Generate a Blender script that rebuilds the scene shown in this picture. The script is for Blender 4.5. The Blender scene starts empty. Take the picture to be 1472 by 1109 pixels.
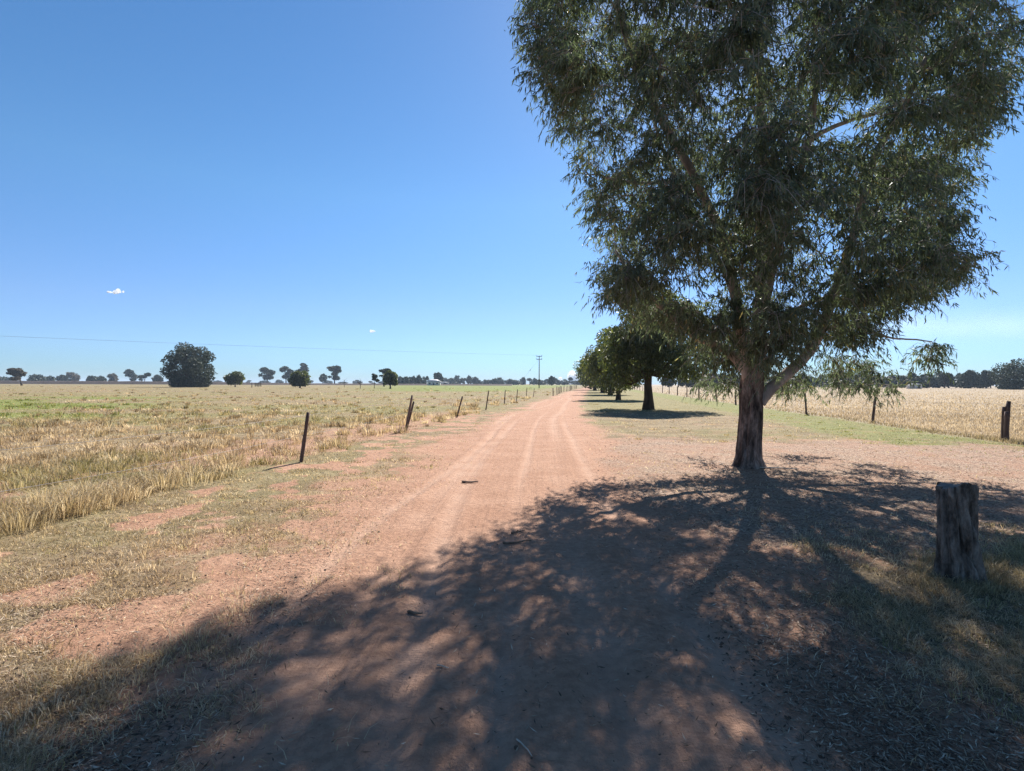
import bpy, math, random
import numpy as np
from mathutils import Matrix, Vector, Euler

random.seed(7)
RNG = np.random.default_rng(11)
scene = bpy.context.scene
COL = scene.collection
R = math.radians

# ------------------------------------------------------------------ camera geometry of the place
F = 760.0          # focal length in photo pixels (photo is 1472 wide)
CAMH = 1.6
def yh(px): return 552.0 + (px - 736.0) * 0.0035
def at(px, py):    # photo pixel of a point standing on the flat ground -> metres
    Y = F * CAMH / (py - yh(px))
    return ((px - 736.0) / F * Y, Y)
def P3(px, py, Y): # photo pixel at a given depth -> metres
    return np.array([(px - 736.0) / F * Y, Y, CAMH + (yh(px) - py) / F * Y])

# ------------------------------------------------------------------ noise
def _h(a, b, s):
    n = (a * 374761393 + b * 668265263 + s * 974634777) & 0xffffffff
    n = ((n ^ (n >> 13)) * 1274126177) & 0xffffffff
    n = ((n ^ (n >> 16)) * 2246822519) & 0xffffffff
    return ((n ^ (n >> 13)) & 0xffffff) / float(0xffffff)
def vnoise(x, y, s=0):
    x = np.asarray(x, float); y = np.asarray(y, float)
    xi = np.floor(x).astype(np.int64); yi = np.floor(y).astype(np.int64)
    fx = x - xi; fy = y - yi
    fx = fx * fx * (3 - 2 * fx); fy = fy * fy * (3 - 2 * fy)
    a = _h(xi, yi, s); b = _h(xi + 1, yi, s); c = _h(xi, yi + 1, s); d = _h(xi + 1, yi + 1, s)
    return (a + (b - a) * fx) * (1 - fy) + (c + (d - c) * fx) * fy
def fbm(x, y, s=0, o=4):
    t = 0; a = 0.5; n = 0
    for i in range(o):
        t = t + a * vnoise(x * 2 ** i, y * 2 ** i, s + i * 17); n += a; a *= 0.55
    return t / n - 0.5
def sst(a, b, x):
    t = np.clip((x - a) / (b - a), 0, 1)
    return t * t * (3 - 2 * t)

# ------------------------------------------------------------------ mesh helpers
def mk(name, V, faces, mats, attrs=None, smooth=False, parent=None, mi=None):
    me = bpy.data.meshes.new(name)
    V = np.asarray(V, np.float32).reshape(-1, 3)
    me.vertices.add(len(V)); me.vertices.foreach_set('co', V.ravel())
    tot = []; idx = []
    for f in faces:
        f = np.asarray(f, np.int32)
        if len(f) == 0: continue
        tot.append(np.full(len(f), f.shape[1], np.int32)); idx.append(f.ravel())
    tot = np.concatenate(tot); idx = np.concatenate(idx)
    me.loops.add(len(idx)); me.loops.foreach_set('vertex_index', idx)
    me.polygons.add(len(tot))
    st = np.zeros(len(tot), np.int32); st[1:] = np.cumsum(tot)[:-1]
    me.polygons.foreach_set('loop_start', st); me.polygons.foreach_set('loop_total', tot)
    if smooth: me.polygons.foreach_set('use_smooth', np.ones(len(tot), bool))
    if not isinstance(mats, (list, tuple)): mats = [mats]
    for m in mats: me.materials.append(m)
    if mi is not None: me.polygons.foreach_set('material_index', np.asarray(mi, np.int32))
    me.update(calc_edges=True)
    for k, d in (attrs or {}).items():
        a = me.attributes.new(k, 'FLOAT', 'POINT'); a.data.foreach_set('value', np.asarray(d, np.float32))
    o = bpy.data.objects.new(name, me); COL.objects.link(o)
    if parent is not None: o.parent = parent
    return o
def empty(name, loc=(0, 0, 0), rz=0):
    o = bpy.data.objects.new(name, None); COL.objects.link(o)
    o.location = loc; o.rotation_euler = (0, 0, rz); o.empty_display_size = 0.3
    return o
def tag(o, label=None, cat=None, group=None, kind=None):
    if label: o['label'] = label
    if cat: o['category'] = cat
    if group: o['group'] = group
    if kind: o['kind'] = kind
    return o

class MB:
    """collects tubes / boxes into one mesh"""
    def __init__(s): s.V = []; s.Q = []; s.T = []; s.n = 0
    def add(s, V, Q=None, T=None):
        V = np.asarray(V, float).reshape(-1, 3)
        if Q is not None and len(Q): s.Q.append(np.asarray(Q) + s.n)
        if T is not None and len(T): s.T.append(np.asarray(T) + s.n)
        s.V.append(V); s.n += len(V)
    def tube(s, pts, rad, sides=8, rough=0.0, seed=0, cap=True, flute=0.0):
        pts = np.asarray(pts, float); n = len(pts)
        rad = np.broadcast_to(np.asarray(rad, float), (n,))
        tg = np.gradient(pts, axis=0); tg /= np.linalg.norm(tg, axis=1)[:, None] + 1e-9
        up = np.array([1, 0, 0.]) if abs(tg[0][0]) < 0.8 else np.array([0, 1., 0])
        a = np.cross(tg[0], up); a /= np.linalg.norm(a)
        ring = []; th = np.arange(sides) / sides * 2 * np.pi
        for i in range(n):
            a = a - tg[i] * a.dot(tg[i]); a /= np.linalg.norm(a) + 1e-9
            b = np.cross(tg[i], a)
            r = rad[i] * np.ones(sides)
            if rough:
                nz = vnoise(np.cos(th) * 2.3 + 9 + seed, np.sin(th) * 2.3 + i * 0.45 + seed * 3.1, seed) - 0.5
                nz2 = vnoise(np.cos(th) * 5.3 + 9 + seed, np.sin(th) * 5.3 + i * 0.9 + seed * 3.1, seed + 5) - 0.5
                r = r * (1 + rough * (nz * 1.6 + nz2))
            ring.append(pts[i] + np.outer(np.cos(th) * r, a) + np.outer(np.sin(th) * r, b))
        V = np.concatenate(ring)
        k = np.arange(sides); k2 = (k + 1) % sides
        Q = np.concatenate([np.stack([i * sides + k, i * sides + k2, (i + 1) * sides + k2, (i + 1) * sides + k], 1) for i in range(n - 1)])
        T = None
        if cap:
            V = np.concatenate([V, pts[:1], pts[-1:]])
            T = np.concatenate([np.stack([k2, k, np.full(sides, n * sides)], 1), np.stack([(n - 1) * sides + k, (n - 1) * sides + k2, np.full(sides, n * sides + 1)], 1)])
        s.add(V, Q, T)
    def box(s, c, d, rz=0.0, rx=0.0):
        c = np.asarray(c, float); d = np.asarray(d, float) / 2
        v = np.array([[x, y, z] for x in (-1, 1) for y in (-1, 1) for z in (-1, 1)], float) * d
        cs, sn = math.cos(rx), math.sin(rx)
        v = v @ np.array([[1, 0, 0], [0, cs, sn], [0, -sn, cs]])
        cs, sn = math.cos(rz), math.sin(rz)
        v = v @ np.array([[cs, sn, 0], [-sn, cs, 0], [0, 0, 1]])
        s.add(v + c, [[0, 1, 3, 2], [4, 6, 7, 5], [0, 4, 5, 1], [2, 3, 7, 6], [0, 2, 6, 4], [1, 5, 7, 3]])
    def build(s, name, mat, parent=None, smooth=False, attrs=None):
        fs = []
        if s.Q: fs.append(np.concatenate(s.Q))
        if s.T: fs.append(np.concatenate(s.T))
        return mk(name, np.concatenate(s.V), fs, mat, attrs, smooth, parent)

# ------------------------------------------------------------------ node helpers
def newmat(name):
    m = bpy.data.materials.new(name); m.use_nodes = True
    m.node_tree.nodes.clear(); return m, m.node_tree
def N(nt, t, ins=None, **props):
    n = nt.nodes.new(t)
    for k, v in props.items(): setattr(n, k, v)
    for k, v in (ins or {}).items():
        s = n.inputs[k]
        if isinstance(v, bpy.types.NodeSocket): nt.links.new(v, s)
        else: s.default_value = v
    return n
def rgb(c): return (c[0], c[1], c[2], 1.0)
def mixc(nt, f, a, b, bt='MIX'):
    n = nt.nodes.new('ShaderNodeMix'); n.data_type = 'RGBA'; n.blend_type = bt; n.clamp_factor = True
    for s, v in ((n.inputs[0], f), (n.inputs[6], a), (n.inputs[7], b)):
        if isinstance(v, bpy.types.NodeSocket): nt.links.new(v, s)
        else: s.default_value = rgb(v) if isinstance(v, (tuple, list)) else v
    return n.outputs[2]
def mth(nt, op, a, b=0.0, c=0.0):
    n = nt.nodes.new('ShaderNodeMath'); n.operation = op
    for s, v in zip(n.inputs, (a, b, c)):
        if isinstance(v, bpy.types.NodeSocket): nt.links.new(v, s)
        else: s.default_value = v
    return n.outputs[0]
def mrange(nt, v, a, b, c=0.0, d=1.0, sm=True):
    n = nt.nodes.new('ShaderNodeMapRange'); n.interpolation_type = 'SMOOTHSTEP' if sm else 'LINEAR'
    for k, x in zip(('Value', 'From Min', 'From Max', 'To Min', 'To Max'), (v, a, b, c, d)):
        if isinstance(x, bpy.types.NodeSocket): nt.links.new(x, n.inputs[k])
        else: n.inputs[k].default_value = x
    return n.outputs[0]
def attr(nt, name): return N(nt, 'ShaderNodeAttribute', attribute_name=name).outputs['Fac']
def noise(nt, vec, scale, detail=4, rough=0.55, dist=0.0):
    return N(nt, 'ShaderNodeTexNoise', {'Vector': vec, 'Scale': scale, 'Detail': detail, 'Roughness': rough, 'Distortion': dist}).outputs['Fac']
def ramp(nt, f, stops):
    n = nt.nodes.new('ShaderNodeValToRGB'); nt.links.new(f, n.inputs[0])
    e = n.color_ramp.elements
    while len(e) < len(stops): e.new(0.5)
    for el, (p, c) in zip(e, stops): el.position = p; el.color = rgb(c)
    return n.outputs[0]
def bsdf(nt, color, rough=0.9, bump=None, bumpd=0.02, bumps=1.0, spec=0.2):
    b = N(nt, 'ShaderNodeBsdfPrincipled', {'Roughness': rough, 'Specular IOR Level': spec})
    if isinstance(color, bpy.types.NodeSocket): nt.links.new(color, b.inputs['Base Color'])
    else: b.inputs['Base Color'].default_value = rgb(color)
    if bump is not None:
        bm = N(nt, 'ShaderNodeBump', {'Height': bump, 'Distance': bumpd, 'Strength': bumps})
        nt.links.new(bm.outputs[0], b.inputs['Normal'])
    return b
def out(nt, sh):
    o = nt.nodes.new('ShaderNodeOutputMaterial'); nt.links.new(sh, o.inputs[0])

def foliage_mat(name, stops, trans=0.35, rough=0.5, spec=0.3, tcol=None, greens=None):
    m, nt = newmat(name)
    c = ramp(nt, attr(nt, 'var'), stops)
    if greens: c = mixc(nt, attr(nt, 'green'), c, greens)
    b = bsdf(nt, c, rough, spec=spec)
    t = N(nt, 'ShaderNodeBsdfTranslucent')
    nt.links.new(mixc(nt, 1.0, c, tcol, 'MULTIPLY') if tcol else c, t.inputs[0])
    ms = N(nt, 'ShaderNodeMixShader', {0: trans, 1: b.outputs[0], 2: t.outputs[0]})
    out(nt, ms.outputs[0]); return m
def geo_pos(nt): return N(nt, 'ShaderNodeNewGeometry').outputs['Position']
def obj_pos(nt): return N(nt, 'ShaderNodeTexCoord').outputs['Object']
def plain_noise_mat(name, a, b, scale=8.0, rough=0.85, stretch=(1, 1, 1), bumpd=0.01, spec=0.2, detail=5):
    m, nt = newmat(name)
    v = N(nt, 'ShaderNodeMapping', {'Vector': obj_pos(nt), 'Scale': stretch}).outputs[0]
    f = noise(nt, v, scale, detail, 0.6)
    out(nt, bsdf(nt, ramp(nt, f, [(0.3, a), (0.7, b)]), rough, f, bumpd, 0.7, spec).outputs[0]); return m

# ------------------------------------------------------------------ layout of the land
ROADY = np.array([-60, -10, 0, 8, 16, 25, 37, 64, 100, 130, 200, 400, 9000.])
ROADX = np.array([-2, -.35, -.12, .05, .5, 1.15, 2.6, 6.5, 11.8, 16.5, 28, 60, 1400.])
_yy = np.linspace(-60, 400, 4601); _xx = np.interp(_yy, ROADY, ROADX)
_k = np.hanning(61); _k /= _k.sum(); _xs = np.convolve(np.pad(_xx, 30, 'edge'), _k, 'valid')
def roadx(Y): return np.where(np.asarray(Y) > 400, np.interp(Y, ROADY, ROADX), np.interp(Y, _yy, _xs))
def fenceL(Y): return -4.25 + 0.150 * (np.asarray(Y) - 10.57)
def fenceR(Y): return 13.7 + 0.160 * (np.asarray(Y) - 14.9)
GX, GY = at(1077, 672)

def layout(X, Y):
    """masks of the ground at X, Y: dict of arrays 0..1"""
    u = X - roadx(Y)
    n1 = fbm(X * 0.55, Y * 0.55, 3, 5); n2 = fbm(X * 1.7, Y * 1.7, 9, 4); n3 = fbm(X * 0.08, Y * 0.08, 21, 4)
    eL = 2.55 - 0.85 * sst(12, 30, Y)
    cl = .5 * sst(eL - 1.5, eL + .2, -u + n1 * 3.0 + n2 * 2.2) + .5 * sst(eL - .3, eL + 1.6, -u + n1 * 2.6 + n2 * 1.4)
    cr = sst(1.5, 3.0, u + n1 * 1.6 + n2 * 1.0)
    dl = fenceL(Y) - X                     # > 0 inside the left paddock
    dr = X - fenceR(Y)
    padL = sst(-0.2, 0.3, dl + n2 * 0.6 + n1 * .9); padR = sst(-0.3, 0.4, dr + n2 * 0.5)
    gd = np.hypot((X - GX) / 1.25, (Y - GY + 2.0))
    litter = sst(7.6, 3.6, np.hypot((X - GX - 1.2) / 1.3, (Y - GY + .3)) + n1 * 5.0) * sst(1.0, 3.4, u + n1 * 2.5)
    cover = np.where(u < 0, cl, cr)
    cover = cover * (1 - (0.85 - .45 * (u > 0)) * sst(0.015, 0.12, n2 * 1.0 + .3 * n1) * (Y < 30))
    nearright = sst(3.0, 5.0, X + n1 * 2) * sst(6.2, 4.6, Y + n1 * 2.0)       # grass round the stump
    cover = cover * (1 - 0.93 * litter * (1 - nearright))
    pl = 0.95 - (.4 + .4 * sst(11, 8, Y)) * sst(0.04, 0.2, n1 * .9 + 0.35 * n2 + .5 * fbm(X * .14, Y * .14, 123, 3)) * sst(40, 14, Y) * sst(0.6, 1.6, dl)
    pl = pl * (1 - .6 * sst(4.5, 2.0, dl + n1 * 4) * sst(8.5, 10.5, Y) * sst(40, 25, Y))
    cover = cover + (pl - cover) * padL
    cover = cover + (1.0 - cover) * padR
    bare = sst(3.5, 2.3, X + n1 * 2.5) * sst(10.5, 8.0, Y) * (u > 0)
    cover = cover * (1 - 0.88 * bare)
    green = (0.16 + .22 * padL + .12 * (u > 0)) * sst(-0.02, 0.22, fbm(X * 0.28, Y * 0.28, 55, 4)) * (1 - padR)
    g2 = sst(-.2, -.02, fbm(X * 0.09, Y * 0.14, 77, 3)) * sst(20, 26, Y) * sst(66, 52, Y) * sst(0, 7, -.57 * Y - X)
    g3 = sst(85, 125, Y) * sst(900, 500, Y) * sst(-.36, -.18, X / np.maximum(Y, 1) + .12 * n3) * sst(4, 14, dl)
    green = np.maximum(green, .38 * sst(-.01, .15, fbm(X * .10, Y * .17, 155, 4)) * sst(13, 24, Y) * padL)
    green = np.maximum(green, np.maximum(g2 * 1.0, g3 * 1.0) * padL)
    strip = sst(4.4, 3.0, -dr + n1 * 1.2) * (dr < 0.6)
    green = np.maximum(green, strip * 0.72)
    green = np.maximum(green, 0.35 * sst(28, 34, Y) * sst(1.6, 3.5, u) * (dr < 0))
    green = np.maximum(green, nearright * 0.4)
    green = np.maximum(green, 0.22 * sst(0.08, 0.22, n2 + n1 * .5) * (dl < 0) * (u < 0))
    return dict(u=u, cover=cover, green=green, litter=litter, padL=padL, padR=padR, n1=n1, n2=n2, dl=dl, dr=dr, nearright=nearright, bare=bare)

TRACKS = ((-0.98, 0.13), (-0.62, 0.10), (0.58, 0.14), (0.98, 0.09), (0.12, 0.07), (-1.35, 0.08))
def wear(k, Y): return .25 + .75 * sst(.3, .65, vnoise(Y * .16 + 31 * k, Y * 0 + 5 * k, 71))
def height(X, Y):
    u = X - roadx(Y)
    fade = sst(160, 60, np.abs(Y)) * sst(60, 25, np.abs(X))
    z = 0.05 * fbm(X * 0.35, Y * 0.35, 31, 3) + 0.035 * fbm(X * 1.6, Y * 1.6, 33, 3) + 0.022 * fbm(X * 6, Y * 6, 35, 3)
    road = sst(2.3, 1.4, np.abs(u))
    z = z * (1 - 0.55 * road)
    w = 0.12 * fbm(Y * 0.16, Y * 0 + 3, 41, 2)
    for k, (c, s) in enumerate(TRACKS):
        uu = u - c - w - 1.5 * fbm(Y * 0.045 + 7 * k, Y * 0 + k, 47, 3)
        z = z - wear(k, Y) * 0.017 * np.exp(-(uu / s) ** 2) + 0.010 * np.exp(-((np.abs(uu) - s * 1.7) / (s * .6)) ** 2)
    dl = fenceL(Y) - X
    z = z + 0.05 * np.exp(-((dl - 0.3) / 0.5) ** 2)
    return z * fade
def track(X, Y):
    u = X - roadx(Y); w = 0.12 * fbm(Y * 0.16, Y * 0 + 3, 41, 2); t = 0
    for k, (c, s) in enumerate(TRACKS):
        uu = u - c - w - 1.5 * fbm(Y * 0.045 + 7 * k, Y * 0 + k, 47, 3)
        t = np.maximum(t, wear(k, Y) * np.exp(-(uu / (s * 1.15)) ** 2))
    return t

# ------------------------------------------------------------------ ground
def grow(a, b, step, r):
    o = [a]
    while o[-1] < b: step *= r; o.append(o[-1] + step)
    return np.array(o[1:])
def make_ground():
    xs = np.arange(-9, 13.01, 0.05)
    xs = np.concatenate([-grow(9, 7000, .05, 1.055)[::-1], xs, grow(13, 7000, .05, 1.055)])
    ys = np.arange(-1.5, 20.01, 0.05)
    ys = np.concatenate([-grow(1.5, 400, .05, 1.2)[::-1], ys, grow(20, 7000, .05, 1.028)])
    X, Y = np.meshgrid(xs, ys); nx, ny = len(xs), len(ys)
    X = X.ravel(); Y = Y.ravel()
    L = layout(X, Y); Z = height(X, Y)
    i = np.arange((nx - 1) * (ny - 1)); r = i // (nx - 1); c = i % (nx - 1); a = r * nx + c
    Q = np.stack([a, a + 1, a + nx + 1, a + nx], 1)
    m, nt = newmat('ground_soil')
    p = geo_pos(nt)
    nf = noise(nt, p, 14, 8, 0.7); nm = noise(nt, p, 1.3, 6, 0.6); nl = noise(nt, p, 0.22, 4, 0.55); nff = noise(nt, p, 60, 4, 0.7)
    st = N(nt, 'ShaderNodeMapping', {'Vector': p, 'Scale': (0.2, 1, 1), 'Rotation': (0, 0, 0.1)}).outputs[0]
    nfar = noise(nt, st, 1.1, 8, 0.72)
    dirt = mixc(nt, mrange(nt, nm, .3, .7), (.375, .208, .13), (.455, .268, .175))
    dirt = mixc(nt, mrange(nt, nf, .35, .68), mixc(nt, 0.5, dirt, (.16, .085, .055)), dirt)
    dirt = mixc(nt, mth(nt, 'MULTIPLY', attr(nt, 'track'), mrange(nt, nm, .3, .7, .25, .65)), dirt, (.455, .295, .21))
    grass = mixc(nt, mrange(nt, nm, .3, .7), (.225, .17, .10), (.335, .255, .155))
    grass = mixc(nt, mrange(nt, nf, .35, .65), mixc(nt, .5, grass, (.12, .09, .04)), grass)
    grass = mixc(nt, mrange(nt, nfar, .38, .62), mixc(nt, .6, grass, (.15, .10, .05)), grass)
    grass = mixc(nt, mth(nt, 'MULTIPLY', attr(nt, 'green'), mrange(nt, nfar, .3, .6, .6, 1.0)), grass, mixc(nt, nm, (.115, .15, .03), (.20, .205, .06)))
    gR = mixc(nt, mrange(nt, nfar, .32, .66), (.25, .19, .125), (.36, .285, .20))
    grass = mixc(nt, attr(nt, 'padR'), grass, gR)
    cv = mth(nt, 'ADD', attr(nt, 'cover'), mth(nt, 'MULTIPLY', mth(nt, 'SUBTRACT', nf, 0.5), 0.9))
    cv = mth(nt, 'ADD', cv, mth(nt, 'MULTIPLY', mth(nt, 'SUBTRACT', nff, 0.5), 0.7))
    col = mixc(nt, mrange(nt, cv, .25, .75), dirt, grass)
    vor = N(nt, 'ShaderNodeTexVoronoi', {'Vector': p, 'Scale': 42.0, 'Randomness': 1.0}).outputs['Color']
    vr = N(nt, 'ShaderNodeSeparateColor', {0: vor}).outputs[0]
    lit = ramp(nt, vr, [(0.0, (.06, .04, .028)), (.3, (.20, .14, .10)), (.65, (.36, .265, .19)), (1.0, (.48, .385, .29))])
    lm = mrange(nt, mth(nt, 'ADD', attr(nt, 'litter'), mth(nt, 'MULTIPLY', mth(nt, 'SUBTRACT', nf, 0.5), 0.8)), .25, .65, 0.0, mrange(nt, nm, .3, .7, .25, .8))
    col = mixc(nt, lm, col, lit)
    # tyre tread imprint: fine ribs across the wheel tracks
    cmb = N(nt, 'ShaderNodeCombineXYZ', {0: attr(nt, 'u'), 1: N(nt, 'ShaderNodeSeparateXYZ', {0: p}).outputs[1]}).outputs[0]
    ln_ = N(nt, 'ShaderNodeMapping', {'Vector': cmb, 'Scale': (14, .35, 1)}).outputs[0]; lnz = noise(nt, ln_, 1.0, 5, .65)
    wv = N(nt, 'ShaderNodeTexWave', {'Vector': cmb, 'Scale': 11.0, 'Distortion': 7.0, 'Detail': 2.0, 'Detail Scale': 1.6}, bands_direction='Y').outputs['Fac']
    h = mth(nt, 'ADD', mth(nt, 'MULTIPLY', nf, 1.1), mth(nt, 'MULTIPLY', nff, 0.5))
    h = mth(nt, 'ADD', h, mth(nt, 'MULTIPLY', mth(nt, 'MULTIPLY', wv, attr(nt, 'track')), mrange(nt, nm, .35, .65, .0, .16)))
    h = mth(nt, 'ADD', h, mth(nt, 'MULTIPLY', lnz, mrange(nt, mth(nt, 'ABSOLUTE', attr(nt, 'u')), 1.6, 1.1, 0., 1.1)))
    h = mth(nt, 'ADD', h, mth(nt, 'MULTIPLY', vr, mth(nt, 'MULTIPLY', lm, .5)))
    out(nt, bsdf(nt, col, 0.95, h, 0.03, 0.9, 0.1).outputs[0])
    o = mk('ground', np.stack([X, Y, Z], 1), [Q], m, dict(cover=L['cover'], green=L['green'], litter=L['litter'], padR=L['padR'], track=track(X, Y) * sst(1.0, 0.3, L['cover']), u=L['u']), True)
    tag(o, kind='structure')
make_ground()

# ------------------------------------------------------------------ grass blades
def blades(pos, h, w, lean, bend, var, green, name, mat, label, cat='grass'):
    n = len(pos)
    az = RNG.uniform(0, 2 * np.pi, n); fz = RNG.uniform(0, 2 * np.pi, n)
    d = np.stack([np.cos(az), np.sin(az), np.zeros(n)], 1)
    side = np.stack([np.cos(fz), np.sin(fz), np.zeros(n)], 1) * (w / 2)[:, None]
    up = np.array([0, 0, 1.0])
    hm = h[:, None]; ln = lean[:, None]; bd = bend[:, None]
    mid = pos + up * hm * 0.55 + d * hm * ln * 0.45
    tip = pos + up * hm * (1 - 0.35 * bd) + d * hm * (ln + bd)
    V = np.stack([pos - side, pos + side, mid + side * .75, mid - side * .75, tip], 1).reshape(-1, 3)
    b = np.arange(n)[:, None] * 5
    o = mk(name, V, [b + np.array([[0, 1, 2, 3]]), b + np.array([[3, 2, 4]])], mat, dict(var=np.repeat(var, 5), green=np.repeat(green, 5)), True)
    tag(o, label, cat, kind='stuff')
    return o
straw = [(0, (.15, .105, .065)), (.35, (.34, .25, .15)), (.7, (.54, .42, .27)), (1, (.74, .62, .45))]
M_straw = foliage_mat('dry_grass_blade', straw, 0.5, 0.6, 0.25, (1.1, 1.0, .8), (.17, .21, .045))
M_blond = foliage_mat('blond_grass_blade', [(0, (.16, .122, .08)), (.4, (.33, .262, .18)), (1, (.60, .51, .385))], 0.5, 0.6, 0.2, (1.1, 1.0, .8), (.2, .22, .06))

def sample(n, px0, px1, py0, py1, py_pow=1.0):
    px = RNG.uniform(px0, px1, n)
    t = RNG.uniform(0, 1, n) ** py_pow
    d = py0 + (py1 - py0) * t             # pixels below the horizon
    Y = F * CAMH / d; X = (px - 736) / F * Y
    return X, Y
def ground_pts(X, Y): return np.stack([X, Y, height(X, Y) - 0.004], 1)

# left paddock: long dry grass
X, Y = sample(330000, -420, 840, 3.2, 300)
L = layout(X, Y); tuft = vnoise(X * 2.3, Y * 2.3, 5) * .6 + vnoise(X * 5.1, Y * 5.1, 6) * .4
keep = (L['padL'] > 0.5) & (RNG.uniform(0, 1, len(X)) < L['cover'] * (0.22 + 0.7 * sst(.35, .7, tuft)))
X, Y, tuft = X[keep], Y[keep], tuft[keep]; L = {k: v[keep] for k, v in L.items()}; n = len(X)
edge = np.exp(-((L['dl'] - 0.75) / 0.7) ** 2) * sst(13, 8, Y)
h = RNG.uniform(.03, .10, n) * (0.5 + 1.0 * tuft) * (1 + 2.6 * edge * sst(.4, .7, vnoise(X*1.1, Y*1.1, 71))) * (1 + .7 * sst(.02, .2, fbm(X * .25, Y * .25, 91, 3))) * (1 - .45 * sst(5, 2, L['dl']) * sst(8.5, 10, Y))
w = np.maximum(.005, .00105 * Y) * RNG.uniform(.6, 1.4, n)
var = np.clip(RNG.normal(.45, .22, n) + .9 * L['n1'] + 1.5 * fbm(X * .3, Y * .3, 191, 5), 0, 1)
gr = np.clip(L['green'] * RNG.uniform(.3, 1.5, n), 0, 1) * (RNG.uniform(0, 1, n) < .85)
blades(ground_pts(X, Y), h, w, RNG.uniform(.2, 1.3, n), RNG.uniform(.1, .9, n), var, gr, 'paddock_grass', M_straw, 'long dry straw grass with green patches filling the paddock left of the fence')

# verges: short thin grass
X, Y = sample(420000, -350, 1900, 5, 640)
L = layout(X, Y); tuft = vnoise(X * 3.1, Y * 3.1, 15) * .6 + vnoise(X * 8.1, Y * 8.1, 16) * .4
keep = (L['padL'] < 0.5) & (L['padR'] < .5) & (RNG.uniform(0, 1, len(X)) < np.clip(L['cover'] * 1.1, .0, 1) * (0.18 + 1.1 * sst(.35, .7, tuft)))
X, Y, tuft = X[keep], Y[keep], tuft[keep]; L = {k: v[keep] for k, v in L.items()}; n = len(X)
h = RNG.uniform(.02, .06, n) * (0.6 + 1.1 * tuft) * (1 + 1.0 * L['nearright'])
w = np.maximum(.0035, .0010 * Y) * RNG.uniform(.6, 1.4, n)
var = np.clip(RNG.normal(.6, .26, n) + .8 * L['n2'], 0, 1)
gr = np.clip(L['green'] * 1.1 * RNG.uniform(.2, 1.4, n), 0, 1)
blades(ground_pts(X, Y), h, w, RNG.uniform(.2, 1.4, n), RNG.uniform(.2, 1.2, n), var, gr, 'verge_grass', M_straw, 'short patchy yellow grass on the verges beside the dirt track')

# tussocks: clumps of blades leaning outwards, in the paddock, along the fence and on the verge
def tussocks(n, px0, px1, py0, py1, test, nb, hr, rr, vm, name, mat, label, gfun):
    X, Y = sample(n, px0, px1, py0, py1); L = layout(X, Y); k = test(X, Y, L) ; X, Y = X[k], Y[k]; L = {q: v[k] for q, v in L.items()}; m = len(X)
    H = RNG.uniform(*hr, m); Rr = RNG.uniform(*rr, m) * (1 + .012 * Y); hue = RNG.normal(0, .22, m); g = gfun(X, Y, L, m)
    i = np.repeat(np.arange(m), nb); q = len(i); a = RNG.uniform(0, 6.283, q); rad = Rr[i] * RNG.uniform(0, 1, q) ** .7 * .5
    px_ = X[i] + np.cos(a) * rad; py_ = Y[i] + np.sin(a) * rad
    p = ground_pts(px_, py_); h = H[i] * RNG.uniform(.5, 1.1, q); w = np.maximum(.004, .0010 * Y[i]) * RNG.uniform(.6, 1.3, q)
    d = np.stack([np.cos(a), np.sin(a), np.zeros(q)], 1); f = RNG.uniform(0, 6.283, q); sd = np.stack([np.cos(f), np.sin(f), np.zeros(q)], 1) * (w / 2)[:, None]
    ln = RNG.uniform(.1, .7, q)[:, None]; bd = RNG.uniform(.1, .8, q)[:, None]; hm = h[:, None]; up = np.array([0, 0, 1.])
    mid = p + up * hm * .6 + d * hm * ln * .45; tip = p + up * hm * (1 - .4 * bd) + d * hm * (ln + .7 * bd)
    V = np.stack([p - sd, p + sd, mid + sd * .75, mid - sd * .75, tip], 1).reshape(-1, 3); b = np.arange(q)[:, None] * 5
    var = np.clip(RNG.normal(vm, .2, q) + hue[i], 0, 1)
    o = mk(name, V, [b + np.array([[0, 1, 2, 3]]), b + np.array([[3, 2, 4]])], mat, dict(var=np.repeat(var, 5), green=np.repeat(np.clip(g[i] * RNG.uniform(.5, 1.2, q), 0, 1), 5)), True)
    tag(o, label, 'grass', kind='stuff')
tussocks(9000, -420, 800, 5, 260, lambda X, Y, L: (L['padL'] > .5) & (RNG.uniform(0, 1, len(X)) < L['cover']) & (RNG.uniform(0, 1, len(X)) < .15 + .85 * (vnoise(X * .35, Y * .35, 301) > .5 - .3 * sst(12, 15, Y) * sst(30, 24, Y))), 26, (.10, .28), (.15, .42), .43, 'paddock_tussock', M_straw, 'straw coloured tussocks standing in clumps in the left paddock', lambda X, Y, L, m: L['green'] * 1.1 * (RNG.uniform(0, 1, m) < .8))
tussocks(4200, -420, 820, 8, 300, lambda X, Y, L: (L['dl'] > .15) & (L['dl'] < 1.3 + 3.2 * sst(14, 22, Y)) & (vnoise(X * .9, Y * .9, 302) > .62 - .36 * sst(8.8, 7, Y) - .3 * sst(14, 20, Y)), 46, (.2, .42), (.2, .45), .6, 'fence_tussock', M_straw, 'tall shaggy dry tussocks along the edge of the left paddock beside the verge', lambda X, Y, L, m: .25 * RNG.uniform(0, 1, m))
tussocks(7000, -300, 1800, 14, 620, lambda X, Y, L: (L['padL'] < .3) & (L['padR'] < .3) & (L['cover'] > .3) & (RNG.uniform(0, 1, len(X)) < .2 + 1.2 * (vnoise(X * 1.1, Y * 1.1, 303) > .55)), 34, (.03, .085), (.14, .4), .6, 'verge_tussock', M_straw, 'low green-yellow tufts dotted over the grass verges', lambda X, Y, L, m: np.clip(L['green'] * 1.2 + .5 * (RNG.uniform(0, 1, m) < .12), 0, 1))

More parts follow.
